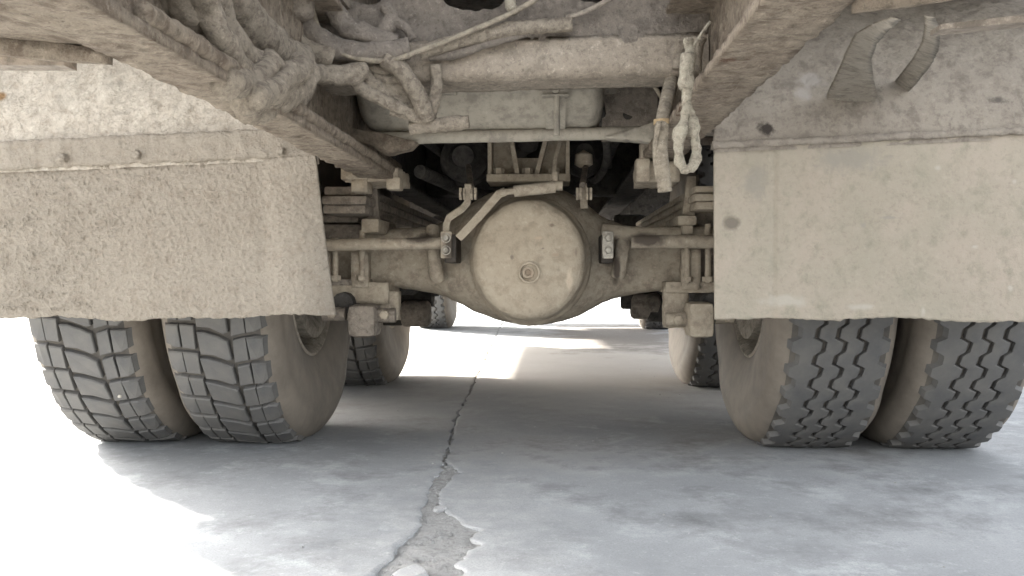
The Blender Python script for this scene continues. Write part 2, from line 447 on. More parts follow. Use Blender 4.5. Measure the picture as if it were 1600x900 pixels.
def rock(sx, sy, sz, seed, sub=2, rough_=.35):
    bm = bmesh.new(); bmesh.ops.create_icosphere(bm, subdivisions=sub, radius=1)
    for v in bm.verts:
        d = 1 + rough_ * noise.noise(v.co * 1.3 + Vector((seed, 0, 0))) + .12 * noise.noise(v.co * 4 + Vector((seed, 3, 0)))
        c = v.co * d
        v.co = Vector((max(-.8, min(.8, c.x)) * sx, max(-.75, min(.75, c.y)) * sy, max(-.7, min(.65, c.z)) * sz))
    me = bpy.data.meshes.new("rock"); bm.to_mesh(me); bm.free()
    return me
for (u, v, s, seed, lab) in ((641, 896, (.030, .030, .010), 1.3, "flat broken concrete chunk lying in the wide near end of the slab joint"),
                            (688, 795, (.018, .014, .010), 5.1, "small pale concrete crumb lying midway along the broken patch of the joint")):
    o = link("concrete_chunk", rock(*s, seed, 3), M['concrete'])
    q = P(u, v, 0); d = q - CAM; q = CAM + d * (-CAM.z / d.z)
    o.location = (q.x, q.y, -.003); o.rotation_euler = (.05, -.14, .6)
    tag(o, lab, "concrete chunk")
mb = MB(); ro = [rock(1, 1, .8, k * 2.2, 1) for k in range(4)]
for i in range(420):
    if i < 260:
        y = random.uniform(-1.5, -.45); x = lerp_tab(JOINT, y) + random.uniform(-.02, .02 + lerp_tab(SPALL, y) * 1.2); s = random.uniform(.0015, .006); z = -.006
        if random.random() < .2: x += random.gauss(0, .12)
    else:
        y = random.uniform(-1.4, 4); x = random.uniform(-1.3, 1.6); s = random.uniform(.001, .0035); z = 0
    me = random.choice(ro); a = random.uniform(0, 6.28); mt = Matrix.Translation((x, y, z + s * .4)) @ Matrix.Rotation(a, 4, 'Z') @ Matrix.Scale(s, 4)
    mb.add([mt @ v.co for v in me.vertices], [tuple(p.vertices) for p in me.polygons])
tag(mb.build("gravel", M['soil'], smooth=False), "tiny pale crumbs of concrete scattered along the joint and the slabs", kind='stuff')

# ------------------------------------------------------------------ the truck
truck = empty("truck")
tag(truck, "heavy dump truck caked in dried pale mud, seen low from behind its rear axle", "truck")

# --- frame rails: channels open to the inside
def rail(side, xo, z0, z1, lip):
    t = .009
    prof = [(xo, z0), (xo - side * lip, z0), (xo - side * lip, z0 + .015), (xo - side * t, z0 + .015), (xo - side * t, z1 - .011), (xo - side * lip, z1 - .011), (xo - side * lip, z1), (xo, z1)]
    m = MB()
    ysr = [-2.35 + .1 * i for i in range(84)]
    vs = [(x, y, z) for y in ysr for x, z in prof]
    n = len(prof)
    fs = [(i * n + k, i * n + (k + 1) % n, (i + 1) * n + (k + 1) % n, (i + 1) * n + k) for i in range(len(ysr) - 1) for k in range(n)]
    fs += [tuple(range(n)), tuple((len(ysr) - 1) * n + k for k in range(n))]
    m.add(vs, fs)
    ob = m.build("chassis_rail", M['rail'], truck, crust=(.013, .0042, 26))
    ob.data.materials.append(M['chassis_shade'])            # ahead of the axle the deep shade is put into the rail's colour
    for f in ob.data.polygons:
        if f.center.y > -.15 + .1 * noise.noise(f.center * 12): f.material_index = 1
    return ob
ZL, ZR, XL, XR = .749, .800, -.43, .412
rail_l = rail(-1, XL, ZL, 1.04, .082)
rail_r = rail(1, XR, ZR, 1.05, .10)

# --- dump body above
body = MB().box((-1.25, -1.15, 1.30), (1.25, 4.35, 1.325)).build("body_floor", M['body'], truck, smooth=False)
for s in (-1, 1):
    xs = s * 1.25
    MB().prism([(xs, y, z) for y, z in ((-1.15, 1.26), (.10, 1.26), (.14, 1.09), (2.02, 1.09), (2.06, .72 if s < 0 else 1.05), (4.35, .72 if s < 0 else 1.05), (4.35, 2.45), (-1.15, 2.45))], (s * .05, 0, 0)).build("body_side", M['body'], truck, smooth=False)  # unseen lower edge shaped to trim the sun patch, lower on the left
m = MB(); m.box((-1.198, -1.15, 1.328), (1.198, -1.10, 2.40)); m.build("tailgate", M['body'], truck, smooth=False)
m = MB(); m.box((-1.198, 4.3, 1.328), (1.198, 4.35, 2.7)); m.build("headboard", M['body'], truck, smooth=False)
for s in (-1, 1):
    MB().box((s * .40 - .05, -1.14, 1.055), (s * .40 + .05, 4.3, 1.24)).build("body_bearer", M['under'], truck, bevel=.01)
for k in range(9):
    MB().box((-1.24, -1.13 + .64 * k, 1.243), (1.24, -1.03 + .64 * k, 1.298)).build("body_crossbeam", M['under'], truck, bevel=.008)
# cab, engine, gearbox: block the view along the frame
MB().prism([(-1.22, 4.55, 1.0), (-1.22, 6.7, .95), (-1.22, 6.75, 1.9), (-1.22, 6.45, 2.9), (-1.22, 4.6, 2.95)], (2.44, 0, 0)).build("cab", M['body'], truck, bevel=.05)
MB().box((-1.2, 6.72, .45), (1.2, 6.9, .85)).build("front_bumper", M['body'], truck, bevel=.04)
MB().box((-.34, 4.6, .62), (.34, 5.9, 1.45)).build("engine", M['dark'], truck, bevel=.06)
MB().box((-1.12, 3.25, .80), (-.52, 4.3, 1.16)).build('gap_blocker_box', M['dark'], truck, bevel=.03)  # added to close a bright gap outside the left rail
MB().lathe([(3.2, .0005), (3.2, .30), (4.4, .30), (4.4, .0005)], 28, (.86, 0, .93), 'y').build('gap_blocker_tank', M['dark'], truck)  # added on the right as well, to shut off bright gaps ahead
MB().lathe([(3.4, .0), (3.4, .17), (3.7, .22), (4.2, .25), (4.59, .29), (4.59, 0)], 20, (0, 0, .85), 'y').build("gearbox", M['dark'], truck)

# --- tail outriggers
def outrigger(side, xi, z):
    o = MB()
    sl = .10
    for (y0, y1, za, zb) in ((-1.95, -1.80, 0, .012), (-1.812, -1.80, -.020, -.001), (-1.95, -1.94, .013, .15)):
        xs = xi + side * .004; xe = xi + side * .80
        pts = [(xs, y0, z + za), (xe, y0, z + za + sl * .8), (xe, y0, z + zb + sl * .8), (xs, y0, z + zb)]
        o.prism(pts, (0, y1 - y0, 0))
    return o.build("body_outrigger", M['rail'], truck, crust=(.014, .003, 24))
outrigger(-1, XL, ZL + .012)
outrigger(1, XR, ZR + .012)
m = MB(); a = P(0, 93, -1.79); b = P(100, 97, -1.79)
m.prism([(a.x - .2, -1.79, a.z - .004), (b.x, -1.79, b.z - .004), (b.x, -1.79, b.z + .008), (a.x - .2, -1.79, a.z + .008)], (0, .03, 0))
m.build("edge_bar", M['under'], truck)
m = MB(); a = P(1470, 46, -1.79); b = P(1600, 30, -1.79)
m.prism([(a.x, -1.79, a.z), (b.x + .2, -1.79, b.z + .012), (b.x + .2, -1.79, b.z + .026), (a.x, -1.79, a.z + .006)], (0, .03, 0))
m.build("edge_bar", M['under'], truck)

# --- rear crossmember with lightening holes
def crossmember():
    yw = -.90
    prof = [(yw, 1.22), (yw, .965), (yw + .004, .945), (yw + .014, .928), (yw + .032, .918), (yw + .12, .916), (yw + .12, .926), (yw + .034, .928), (yw + .02, .938), (yw + .011, .955), (yw + .01, .968), (yw + .01, 1.22)]
    bm = bmesh.new()
    x0, x1 = XL + .012, XR - .012
    # web plate with holes
    def loop(pts):
        vs = [bm.verts.new(p) for p in pts]
        return [bm.edges.new((vs[i], vs[(i + 1) % len(vs)])) for i in range(len(vs))]
    ed = loop([(x0 + (x1 - x0) * i / 20, yw, .965) for i in range(21)] + [(x1 - (x1 - x0) * i / 20, yw, 1.22) for i in range(21)])
    for (u, v, r) in ((566, -52, .098), (742, -30, .083), (932, -48, .086)):
        c = P(u, v, yw)
        ed += loop([(c.x + r * math.cos(k * .2243995), yw, c.z + r * .8 * math.sin(k * .2243995)) for k in range(28)])
    bmesh.ops.triangle_fill(bm, edges=ed, use_beauty=True)
    fs = list(bm.faces)
    ext = bmesh.ops.extrude_face_region(bm, geom=fs)
    for v in [g for g in ext['geom'] if isinstance(g, bmesh.types.BMVert)]: v.co.y += .010
    me = bpy.data.meshes.new("t"); bm.to_mesh(me); bm.free()
    m = MB(); m.add([v.co for v in me.vertices], [tuple(p.vertices) for p in me.polygons])
    web = m.build("crossmember", M['cross'], truck, crust=(.009, .006, 45))
    pr = [(yw - .002, 1.0), (yw - .006, .978), (yw - .011, .955), (yw - .012, .938), (yw - .006, .924), (yw + .006, .916), (yw + .02, .914), (yw + .12, .913), (yw + .12, .925), (yw + .012, .93)]
    n = len(pr); N = 60; m = MB(); vs = []
    for i in range(N + 1):
        t = i / N; dz = -.016 * (1 - t)
        vs += [(x0 + (x1 - x0) * t, p[0], p[1] + dz) for p in pr]
    m.add(vs, [(i * n + k, i * n + (k + 1) % n, (i + 1) * n + (k + 1) % n, (i + 1) * n + k) for i in range(N) for k in range(n)])
    m.build("lower_flange", M['flange'], web, crust=(.010, .004, 40))
crossmember()

# --- air tank on its cross bar
yt = -.52; c0 = P(556, 150, -.62); c1 = P(942, 150, -.62); rt = .118
zt = P(700, 206, -.55).z + rt
tank = empty("air_tank", truck, (0, yt, zt))
x0, x1 = -.415, c1.x
prof = [(x0, 0), (x0 + .004, .05), (x0 + .014, .085), (x0 + .03, .107), (x0 + .05, rt), (x0 + .13, rt), (x0 + .131, rt + .003), (x1 - .09, rt + .003), (x1 - .089, rt), (x1 - .03, rt), (x1 - .012, rt - .012), (x1, .085), (x1 + .006, .05), (x1 + .008, 0)]
o = MB().lathe(prof, 48).build("tank_shell", M['tank'], tank)
def strap(u, w):
    x = P(u, 150, -.64).x
    s = MB()
    s.lathe([(x - w, rt + .006), (x + w, rt + .006), (x + w, rt + .0095), (x - w, rt + .0095)], 40, closed=True)
    s.build("tank_strap", M['tank'], tank)
strap(868, .024)
m = MB(); a = P(847, 148, -.66); b = P(888, 117, -.66)
m.box((a.x, -.145, a.z - zt), (b.x, -.115, b.z - zt + .01)); m.box((a.x - .002, -.155, a.z - zt - .004), (b.x + .002, -.112, a.z - zt - .001)); m.build("strap_bracket", M['tank'], tank, bevel=.003)
a = P(870, 150, -.66); b = P(870, 212, -.66)
m = MB(); m.tube([(a.x, -.138, a.z - zt + .012), (b.x, -.138, b.z - zt)], .0075, 10); m.build("strap_bolt", M['tank'], tank)
m = MB(); a = P(868, 141, -.66); m.lathe([(-.155, 0), (-.155, .010), (-.14, .011), (-.14, 0)], 6, (a.x, 0, a.z - zt), 'y'); m.build("nut", M['tank'], tank)
a = P(690, 146, -.66); b = P(712, 120, -.66)
m = MB(); m.box((a.x, -.135, a.z - zt), (b.x, -.112, b.z - zt)); m.build("tank_bracket", M['tank'], tank, bevel=.002)
m = MB(); yb = -.56
m.tube([P(545, 216, yb), P(640, 215, yb), P(800, 212, yb), P(990, 207, yb), P(1075, 203, yb)], .0155, 14, .03, .002, 30)
m.build("support_bar", M['tank'], truck)
def gus(pts, y, d, mat='rail'):
    m = MB(); m.prism([P(u, v, y) for u, v in pts], (0, d, 0)); return m.build("gusset", M[mat], truck, crust=(.012, .004, 40))
gus([(535, 196), (560, 203), (600, 208), (652, 222), (640, 232), (602, 241), (575, 225), (545, 215)], -.585, .05)
gus([(945, 214), (985, 202), (1035, 186), (1082, 170), (1090, 222), (1040, 224), (1000, 220)], -.585, .05, 'tank')

# --- axles
def axle(y0, dz, mat, child=True):
    prof = [(440, 357, 448, .075, 4), (590, 356, 449, .078, 4), (640, 353, 454, .085, 3.6), (680, 347, 462, .10, 3.2), (705, 336, 472, .125, 3), (740, 309, 490, .17, 2.6), (780, 291, 504, .195, 2.4), (826, 285, 511, .205, 2.4),
            (870, 289, 507, .195, 2.4), (905, 306, 496, .17, 2.6), (940, 333, 477, .125, 3), (970, 346, 466, .10, 3.2), (1000, 353, 460, .085, 3.6), (1060, 358, 452, .078, 4), (1190, 358, 450, .075, 4)]
    st = [(P(u, a, -.12), P(u, b, -.12), h, e) for u, a, b, h, e in prof]
    xs = [p[0].x for p in st]
    m = MB(); seg = 40; vs = []; N = 90
    def ev(x, f):
        for i in range(len(st) - 1):
            if xs[i] <= x <= xs[i + 1]:
                t = (x - xs[i]) / (xs[i + 1] - xs[i]); t = t * t * (3 - 2 * t) if False else t
                a = f(st[max(i - 1, 0)]); b = f(st[i]); c = f(st[i + 1]); d = f(st[min(i + 2, len(st) - 1)])
                return .5 * (2 * b + (c - a) * t + (2 * a - 5 * b + 4 * c - d) * t * t + (3 * b - a - 3 * c + d) * t ** 3)
        return f(st[-1])
    for i in range(N + 1):
        x = xs[0] + (xs[-1] - xs[0]) * i / N
        zt_, zb_, h, e = ev(x, lambda s: s[0].z), ev(x, lambda s: s[1].z), ev(x, lambda s: s[2]), ev(x, lambda s: s[3])
        for k in range(seg):
            an = 2 * math.pi * k / seg; c, s = math.cos(an), math.sin(an)
            yy = math.copysign(abs(c) ** (2 / e), c) * h; zz = math.copysign(abs(s) ** (2 / e), s) * (zt_ - zb_) / 2
            vs.append((x, yy + y0, (zt_ + zb_) / 2 + zz + dz))
    m.add(vs, [(i * seg + k, i * seg + (k + 1) % seg, (i + 1) * seg + (k + 1) % seg, (i + 1) * seg + k) for i in range(N) for k in range(seg)] + [tuple(range(seg)), tuple(N * seg + k for k in range(seg))])
    return m.build("axle", mat, truck, crust=(.014, .0028, 28))
ax = axle(0, 0, M['axle'])
ax["label"] = "rear drive axle with round dusty differential cover"
axm = axle(1.41, 0, M['under'])
axm["label"] = "middle drive axle in shadow ahead of the rear one"
cc = P(826, 406, -.33)
m = MB(); m.lathe([(-.14, .176), (-.215, .172), (-.232, .163), (-.30, .155), (-.318, .150), (-.330, .140), (-.338, .115), (-.344, .07), (-.346, .03), (-.346, 0.0005)], 72, (cc.x, 0, cc.z), 'y', sy=1.065)
m.build("differential_cover", M['cover'], ax, crust=(.010, .003, 30))
pc = P(827, 426, -.35)
m = MB()
for r0, r1 in ((.030, .023),):
    m.lathe([(-.344, r0), (-.356, r0 - .001), (-.357, r1 + .001), (-.344, r1)], 28, (pc.x, 0, pc.z), 'y')
m.build("plug_ring", M['cover'], ax)
m = MB(); m.lathe([(-.344, .017), (-.358, .016), (-.358, .009), (-.350, .008), (-.350, .0002)], 8, (pc.x - .003, 0, pc.z), 'y'); m.build("filler_plug", M['cover'], ax)
m = MB(); m.lathe([(1.41 - .34, .0005), (1.41 - .33, .1), (1.41 - .28, .15), (1.41 - .12, .17)], 40, (0, 0, .55), 'y', sy=1.05); m.build("differential_cover", M['under'], axm)
# cam shafts of the brakes
m = MB(); m.tube([P(430, 384, -.24), P(560, 382, -.24), P(690, 380, -.24)], .0175, 14, .03, .0012, 30); m.build("brake_camshaft", M['axle'], ax)
m = MB(); m.tube([P(986, 378, -.24), P(1060, 378, -.24), P(1200, 378, -.24)], .0185, 14, .03, .0012, 30); m.build("brake_camshaft", M['axle'], ax)
m = MB(); m.tube([P(940, 360, -.15), P(1000, 366, -.15), P(1120, 366, -.15)], .022, 12, .03); m.build("brake_pipe", M['axle'], ax)
# bosses either side of the cover
for u, v0, v1 in ((677, 358, 436), (973, 364, 430)):
    m = MB(); m.tube([P(u, v0, -.13), P(u, v0 + 20, -.155), P(u - (5 if u > 800 else -5), v1 - 12, -.16), P(u - (8 if u > 800 else -8), v1, -.15)], .021, 14, .012, .002, 40); m.build("axle_boss", M['axle'], ax)
# bracket plates with two bolts, and levers
for u, side in ((697, -1), (950, 1)):
    m = MB(); m.pbox(u - 9, 361, u + 9, 404, -.285, .012); m.build("bolt_plate", M['bolt' if side > 0 else 'axle'], ax, bevel=.0055)
    m = MB(); m.pbox(u - 7 + 7 * -side * .6, 366, u + 12 - 7 * side * .6, 411, -.27, .16); m.build("bracket_block", M['oil'], ax, bevel=.006)
    for v in (372, 391):
        c = P(u, v, -.285); m = MB()
        m.lathe([(-.284, .0135), (-.288, .0135), (-.289, .0105)], 20, (c.x, 0, c.z), 'y'); m.lathe([(-.289, .0085), (-.299, .008), (-.2995, .0001)], 6, (c.x, 0, c.z), 'y')
        m.build("bolt", M['bolt'], ax)
def flat(path, w, y, th, mat=M['axle'], name="lever"):
    """flat bar following pixel path, w pixels wide"""
    m = MB(); st = []
    pts = [Vector((p[0], p[1])) for p in path]
    for i, p in enumerate(pts):
        t = (pts[min(i + 1, len(pts) - 1)] - pts[max(i - 1, 0)]).normalized(); n_ = Vector((-t.y, t.x)) * w / 2
        st.append((P(p.x + n_.x, p.y + n_.y, y), P(p.x - n_.x, p.y - n_.y, y)))
    m.ribbon(st, th)
    return m.build(name, mat, ax, bevel=.002)
flat([(697, 364), (697, 352), (701, 341), (722, 327), (730, 318), (731, 306), (731, 288)], 11, -.262, .012)
flat([(913, 326), (912, 306), (911, 288)], 12, -.20, .012)
flat([(716, 373), (748, 339), (779, 304), (790, 300)], 13, -.30, .01, name="torque_arm")
for us in ((720, 726, 737, 743), (902, 907, 917, 923)):
    for u in us:
        c = P(u, 303, -.255); m = MB(); m.lathe([(-.0035, 0), (-.0035, .019), (.0035, .019), (.0035, 0)], 6, (c.x, -.255, c.z), 'x'); m.build("nut", M['axle'], ax)
m = MB(); m.tube([P(803, 299, -.30), P(868, 292, -.30)], .0165, 16, .01, .0008, 60); m.build("levelling_cylinder", M['axle'], ax)
m = MB(); m.tube([P(781, 301, -.30), P(805, 299, -.30)], .0085, 6, .02); m.build("hose_fitting", M['axle'], ax)
m = MB(); m.tube([P(868, 296, -.295), P(867, 270, -.285)], .010, 8, .02); m.tube([P(860, 290, -.295), P(879, 290, -.295)], .014, 8, .02); m.build("hose_fitting", M['axle'], ax)
m = MB(); m.tube([P(866, 272, -.285), P(868, 250, -.25), P(876, 222, -.2), P(880, 195, -.15)], .007, 8, .02); m.build("hose", M['axle'], ax)
# torque rod bracket standing on the housing
yv = -.06
m = MB(); m.pbox(760, 271, 891, 284, yv - .05, .16); m.build("bracket_base", M['axle'], ax, bevel=.004)
m = MB(); m.prism([P(u, v, yv + .06) for u, v in ((766, 190), (796, 190), (800, 224), (803, 247), (846, 247), (850, 224), (856, 190), (888, 190), (888, 273), (766, 273))], (0, .012, 0)); m.build("bracket_plate", M['axle'], ax)
for a, b, w in (((765, 190), (765, 273), 6), ((887, 190), (887, 280), 6), ((793, 190), (809, 273), 7), ((860, 190), (838, 273), 7)):
    m = MB(); m.prism([P(a[0] - w / 2, a[1], yv - .03), P(a[0] + w / 2, a[1], yv - .03), P(b[0] + w / 2, b[1], yv - .03), P(b[0] - w / 2, b[1], yv - .03)], (0, .09, 0)); m.build("bracket_rib", M['axle'], ax)
for u in (779, 824, 866):
    c = P(u, 267, yv - .03); m = MB(); m.lathe([(c.z - .012, .016), (c.z + .008, .016), (c.z + .009, .0002)], 6, (c.x, yv - .02, 0), 'z'); m.build("bolt", M['axle'], ax)
m = MB(); m.tube([(0, .02, .90), (-.05, .5, .93), (-.1, 1.35, .90)], .032, 14, .05); m.build("upper_torque_rod", M['dark'], truck)
# brake chambers and their push rods
for u, v, r in ((728, 250, .075), (912, 244, .06)):
    c = P(u, v, .12); m = MB()
    m.lathe([(-.10, .0002), (-.10, r * .45), (-.07, r * .6), (-.05, r), (.0, r * 1.02), (.004, r * 1.12), (.018, r * 1.12), (.022, r), (.09, r), (.12, r * .6), (.12, .0002)], 28, (c.x, c.y, c.z), 'y'); m.build("brake_chamber", M['dark'], truck)
    m = MB(); m.tube([P(u + (8 if u < 800 else -2), v + 45, -.22), P(u + 4, v + 10, .02)], .009, 8, .02); m.build("push_rod", M['under'], truck)
m = MB(); c = P(912, 252, -.02); m.lathe([(c.z - .02, .012), (c.z - .01, .028), (c.z + .02, .026), (c.z + .035, .0002)], 16, (c.x, -.02, 0), 'z'); m.build("dust_boot", M['axle'], truck)
# prop shaft and shadowed clutter between the axles
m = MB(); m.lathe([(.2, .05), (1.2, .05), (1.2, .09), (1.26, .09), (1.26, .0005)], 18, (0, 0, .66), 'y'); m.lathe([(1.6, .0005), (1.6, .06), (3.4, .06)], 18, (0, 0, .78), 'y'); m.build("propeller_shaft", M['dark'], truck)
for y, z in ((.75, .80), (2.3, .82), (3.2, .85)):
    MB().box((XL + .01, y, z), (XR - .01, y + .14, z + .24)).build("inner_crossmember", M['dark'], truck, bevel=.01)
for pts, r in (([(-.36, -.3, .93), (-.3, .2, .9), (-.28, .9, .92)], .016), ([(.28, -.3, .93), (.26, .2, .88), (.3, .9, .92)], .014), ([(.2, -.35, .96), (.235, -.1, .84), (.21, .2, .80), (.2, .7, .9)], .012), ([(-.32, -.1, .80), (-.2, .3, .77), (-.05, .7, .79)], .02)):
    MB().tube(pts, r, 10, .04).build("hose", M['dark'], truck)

# --- suspension, one side at a time (pixel rectangles give x and z at their own depth)
def side_parts(L, nm):
    sp = empty("suspension", truck)
    for name, u0, v0, u1, v1, y, d, mt, bv in L:
        m = MB(); m.pbox(u0, v0, u1, v1, y, d)
        m.build(name, M[mt], sp, bevel=bv) if bv else m.build(name, M[mt], sp, crust=(.012, .004, 40))
    return sp
sL = side_parts([
    ("bump_stop", 540, 262, 622, 284, -.40, .20, 'axle', 0), ("bump_stop", 533, 262, 573, 280, -.42, .05, 'axle', 0), ("hanger_lug", 549, 278, 573, 299, -.41, .08, 'axle', 0), ("hanger_lug", 603, 276, 625, 296, -.41, .06, 'axle', .006),
    ("leaf", 506, 291, 570, 305, -.26, 1.9, 'under', .007), ("leaf", 502, 305.5, 573, 319.5, -.28, 1.94, 'under', .007), ("leaf", 504, 320, 571, 334, -.27, 1.9, 'under', .007), ("leaf", 500, 335, 560, 348, -.1, 1.6, 'under', .007),
    ("clamp_block", 564, 341, 592, 364, -.20, .3, 'axle', .008), ("spring_saddle", 500, 350, 566, 374, -.1, .28, 'under', .01),
    ("clamp_post", 500, 394, 517, 446, -.17, .05, 'axle', .006), ("clamp_post", 549, 394, 574, 450, -.17, .05, 'axle', 0), ("clamp_plate", 500, 436, 572, 446, -.165, .25, 'under', .004),
    ("lower_plate", 505, 442, 606, 474, -.16, .2, 'axle', 0), ("rod_bracket", 576, 456, 622, 500, -.14, .05, 'axle', 0), ("rod_bracket", 505, 470, 545, 500, -.14, .05, 'axle', 0),
    ("rod_eye", 541, 476, 586, 528, -.27, .12, 'under', .022)], "left")
m = MB(); m.prism([P(u, v, -.15) for u, v in ((576, 280), (588, 280), (593, 345), (572, 345))], (0, .03, 0)); m.build("spring_strap", M['under'], sL, bevel=.003)
sR = side_parts([
    ("bump_stop", 1000, 252, 1062, 284, -.40, .2, 'axle', 0), ("hanger_lug", 994, 247, 1016, 284, -.42, .06, 'axle', .006), ("hanger_post", 1001, 222, 1015, 249, -.41, .05, 'axle', .004),
    ("leaf", 1086, 290, 1150, 301, -.27, 1.9, 'axle', .006), ("leaf", 1085, 302, 1150, 314, -.28, 1.94, 'axle', .006), ("leaf", 1087, 315, 1150, 327, -.27, 1.9, 'axle', .006), ("leaf", 1087, 328, 1150, 358, -.1, 1.6, 'under', .007),
    ("clamp_block", 1059, 336, 1089, 352, -.21, .3, 'axle', .008), ("clamp_post", 1066, 352, 1083, 366, -.2, .1, 'axle', .004),
    ("clamp_post", 1066, 390, 1095, 452, -.18, .05, 'axle', 0), ("spring_saddle", 1092, 388, 1160, 440, -.1, .2, 'under', .01), ("lower_plate", 1040, 440, 1160, 458, -.17, .2, 'axle', .006),
    ("rod_bracket", 1038, 448, 1076, 512, -.16, .05, 'axle', 0), ("rod_bracket", 1110, 455, 1160, 478, -.16, .05, 'axle', 0), ("rod_eye", 1077, 473, 1117, 528, -.29, .12, 'axle', .016)], "right")
m = MB(); m.prism([P(u, v, -.15) for u, v in ((1074, 275), (1088, 275), (1086, 338), (1066, 338))], (0, .03, 0)); m.build("spring_strap", M['axle'], sR, bevel=.003)
for s_, u0, u1, v, r in ((sL, 505, 540, 491, .020), (sL, 586, 618, 493, .021), (sR, 1040, 1077, 499, .020), (sR, 1117, 1146, 494, .021)):
    m = MB(); m.tube([P(u0, v, -.22), P(u1, v, -.22)], r, 12, .006, .003, 60); m.build("rod_pin", M['under' if s_ is sL else 'axle'], s_)
for s_, u, v0, v1 in ((sL, 524, 372, 440), (sL, 566, 360, 440), (sR, 1074, 350, 442), (sR, 1106, 350, 442)):
    m = MB(); m.tube([P(u, v0, -.185), P(u, v1, -.185)], .0085, 10, .02, .001, 60); m.build("u_bolt", M['axle'], s_)
    c = P(u, v1 - 2, -.185); m = MB(); m.lathe([(c.z, .0165), (c.z + .014, .0165), (c.z + .015, .0002)], 6, (c.x, -.185, 0), 'z'); m.build("nut", M['axle'], s_)
for s_, u, v in ((sL, 600, 492), (sL, 517, 491), (sR, 1060, 500), (sR, 1140, 496)):
    c = P(u, v, -.25); m = MB(); m.lathe([(-.235, .014), (-.252, .013), (-.256, .006), (-.256, .0002)], 6, (c.x, 0, c.z), 'y'); m.build("nut", M['axle'], s_)
for s in (-1, 1):
    m = MB(); m.tube([(s * .53, -.2, .41), (s * .53, .7, .44), (s * .53, 1.3, .43)], .032, 12, .1); m.build("lower_torque_rod", M['dark'], truck)
    m = MB(); m.lathe([(s * .52 - .07, .0005), (s * .52 - .07, .07), (s * .52 + .07, .07), (s * .52 + .07, .0005)], 20, (0, 1.2, .42), 'x'); m.build("rod_bush", M['dark'], truck)
    m = MB(); m.box((s * .53 - .11, 1.15, .40), (s * .53 + .11, 1.6, .56)); m.build("spring_seat", M['dark'], truck, crust=(.03, .012, 18))
    for k, (uu, vv, rr, ww) in enumerate(((650, 490, .055, .06), (612, 492, .045, .05)) if s < 0 else ((1008, 478, .055, .06), (1030, 484, .05, .05), (985, 470, .035, .04))):
        c = P(uu, vv, 1.05); m = MB(); m.lathe([(-ww, .0005), (-ww, rr * .8), (-ww * .8, rr), (ww * .8, rr), (ww, rr * .8), (ww, .0005)], 20, c, 'x'); m.build("rod_eye", M['dark' if k else 'under'], truck)
    m = MB(); m.box((s * .47 - .09, 2.0, .50), (s * .47 + .09, 2.35, .80)); m.build("front_hanger", M['dark'], truck, bevel=.03)

# --- wheels
RT, ZC = .55, .52
def tyre_mesh():
    pr = [(-.115, .268), (-.128, .275), (-.134, .29), (-.147, .33), (-.155, .38), (-.158, .43), (-.1535, .445), (-.157, .455), (-.152, .485), (-.150, .489), (-.146, .505), (-.134, .520), (-.120, .530), (-.08, .5335), (0, .535), (.08, .5335), (.120, .530), (.134, .520), (.146, .505), (.150, .489), (.152, .485), (.157, .455), (.1535, .445), (.158, .43), (.155, .38), (.147, .33), (.134, .29), (.128, .275), (.115, .268)]
    m = MB(); m.lathe(pr, 120)
    out = []
    for x, y, z in m.v:
        zf = -ZC + .002
        if z < zf: z = zf
        if z < -.33:                                    # sidewall bulge above the ground
            k = (-.33 - z) / .19; x *= 1 + .07 * math.sin(min(1, k) * math.pi)
        out.append((x, y, z))
    m.v = out
    me = m.mesh("tyre"); me.shade_smooth(); me.materials.append(M['groove']); me.materials.append(M['tread_floor'])
    for f in me.polygons:
        if abs(f.center.x) < .127 and math.hypot(f.center.y, f.center.z) > .50: f.material_index = 1
    return me
TYRE = tyre_mesh()
m = MB(); m.lathe([(-.128, .281), (-.132, .270), (-.122, .262), (-.105, .254), (-.02, .247), (.02, .247), (.105, .254), (.122, .262), (.132, .270), (.128, .281), (.118, .268), (-.118, .268)], 64, closed=True)
RIM = m.mesh("rim"); RIM.shade_smooth(); RIM.set_sharp_from_angle(angle=R(40)); RIM.materials.append(M['rim'])
def disc_mesh(s):
    m = MB(); m.lathe([(s * .03, .249), (s * .04, .235), (s * .075, .20), (s * .085, .15), (s * .085, .09), (s * .085, .001)], 48)
    me = m.mesh("wheel_disc"); me.shade_smooth(); me.materials.append(M['rim']); return me
def drum_mesh(s):
    m = MB(); m.lathe([(s * .02, .205), (-s * .10, .205), (-s * .105, .222), (-s * .135, .222), (-s * .138, .19), (-s * .12, .16), (-s * .12, .02)], 48)
    me = m.mesh("brake_drum"); me.shade_smooth(); me.set_sharp_from_angle(angle=R(40)); me.materials.append(M['rim']); return me
DISC = {s: disc_mesh(s) for s in (-1, 1)}; DRUM = {s: drum_mesh(s) for s in (-1, 1)}

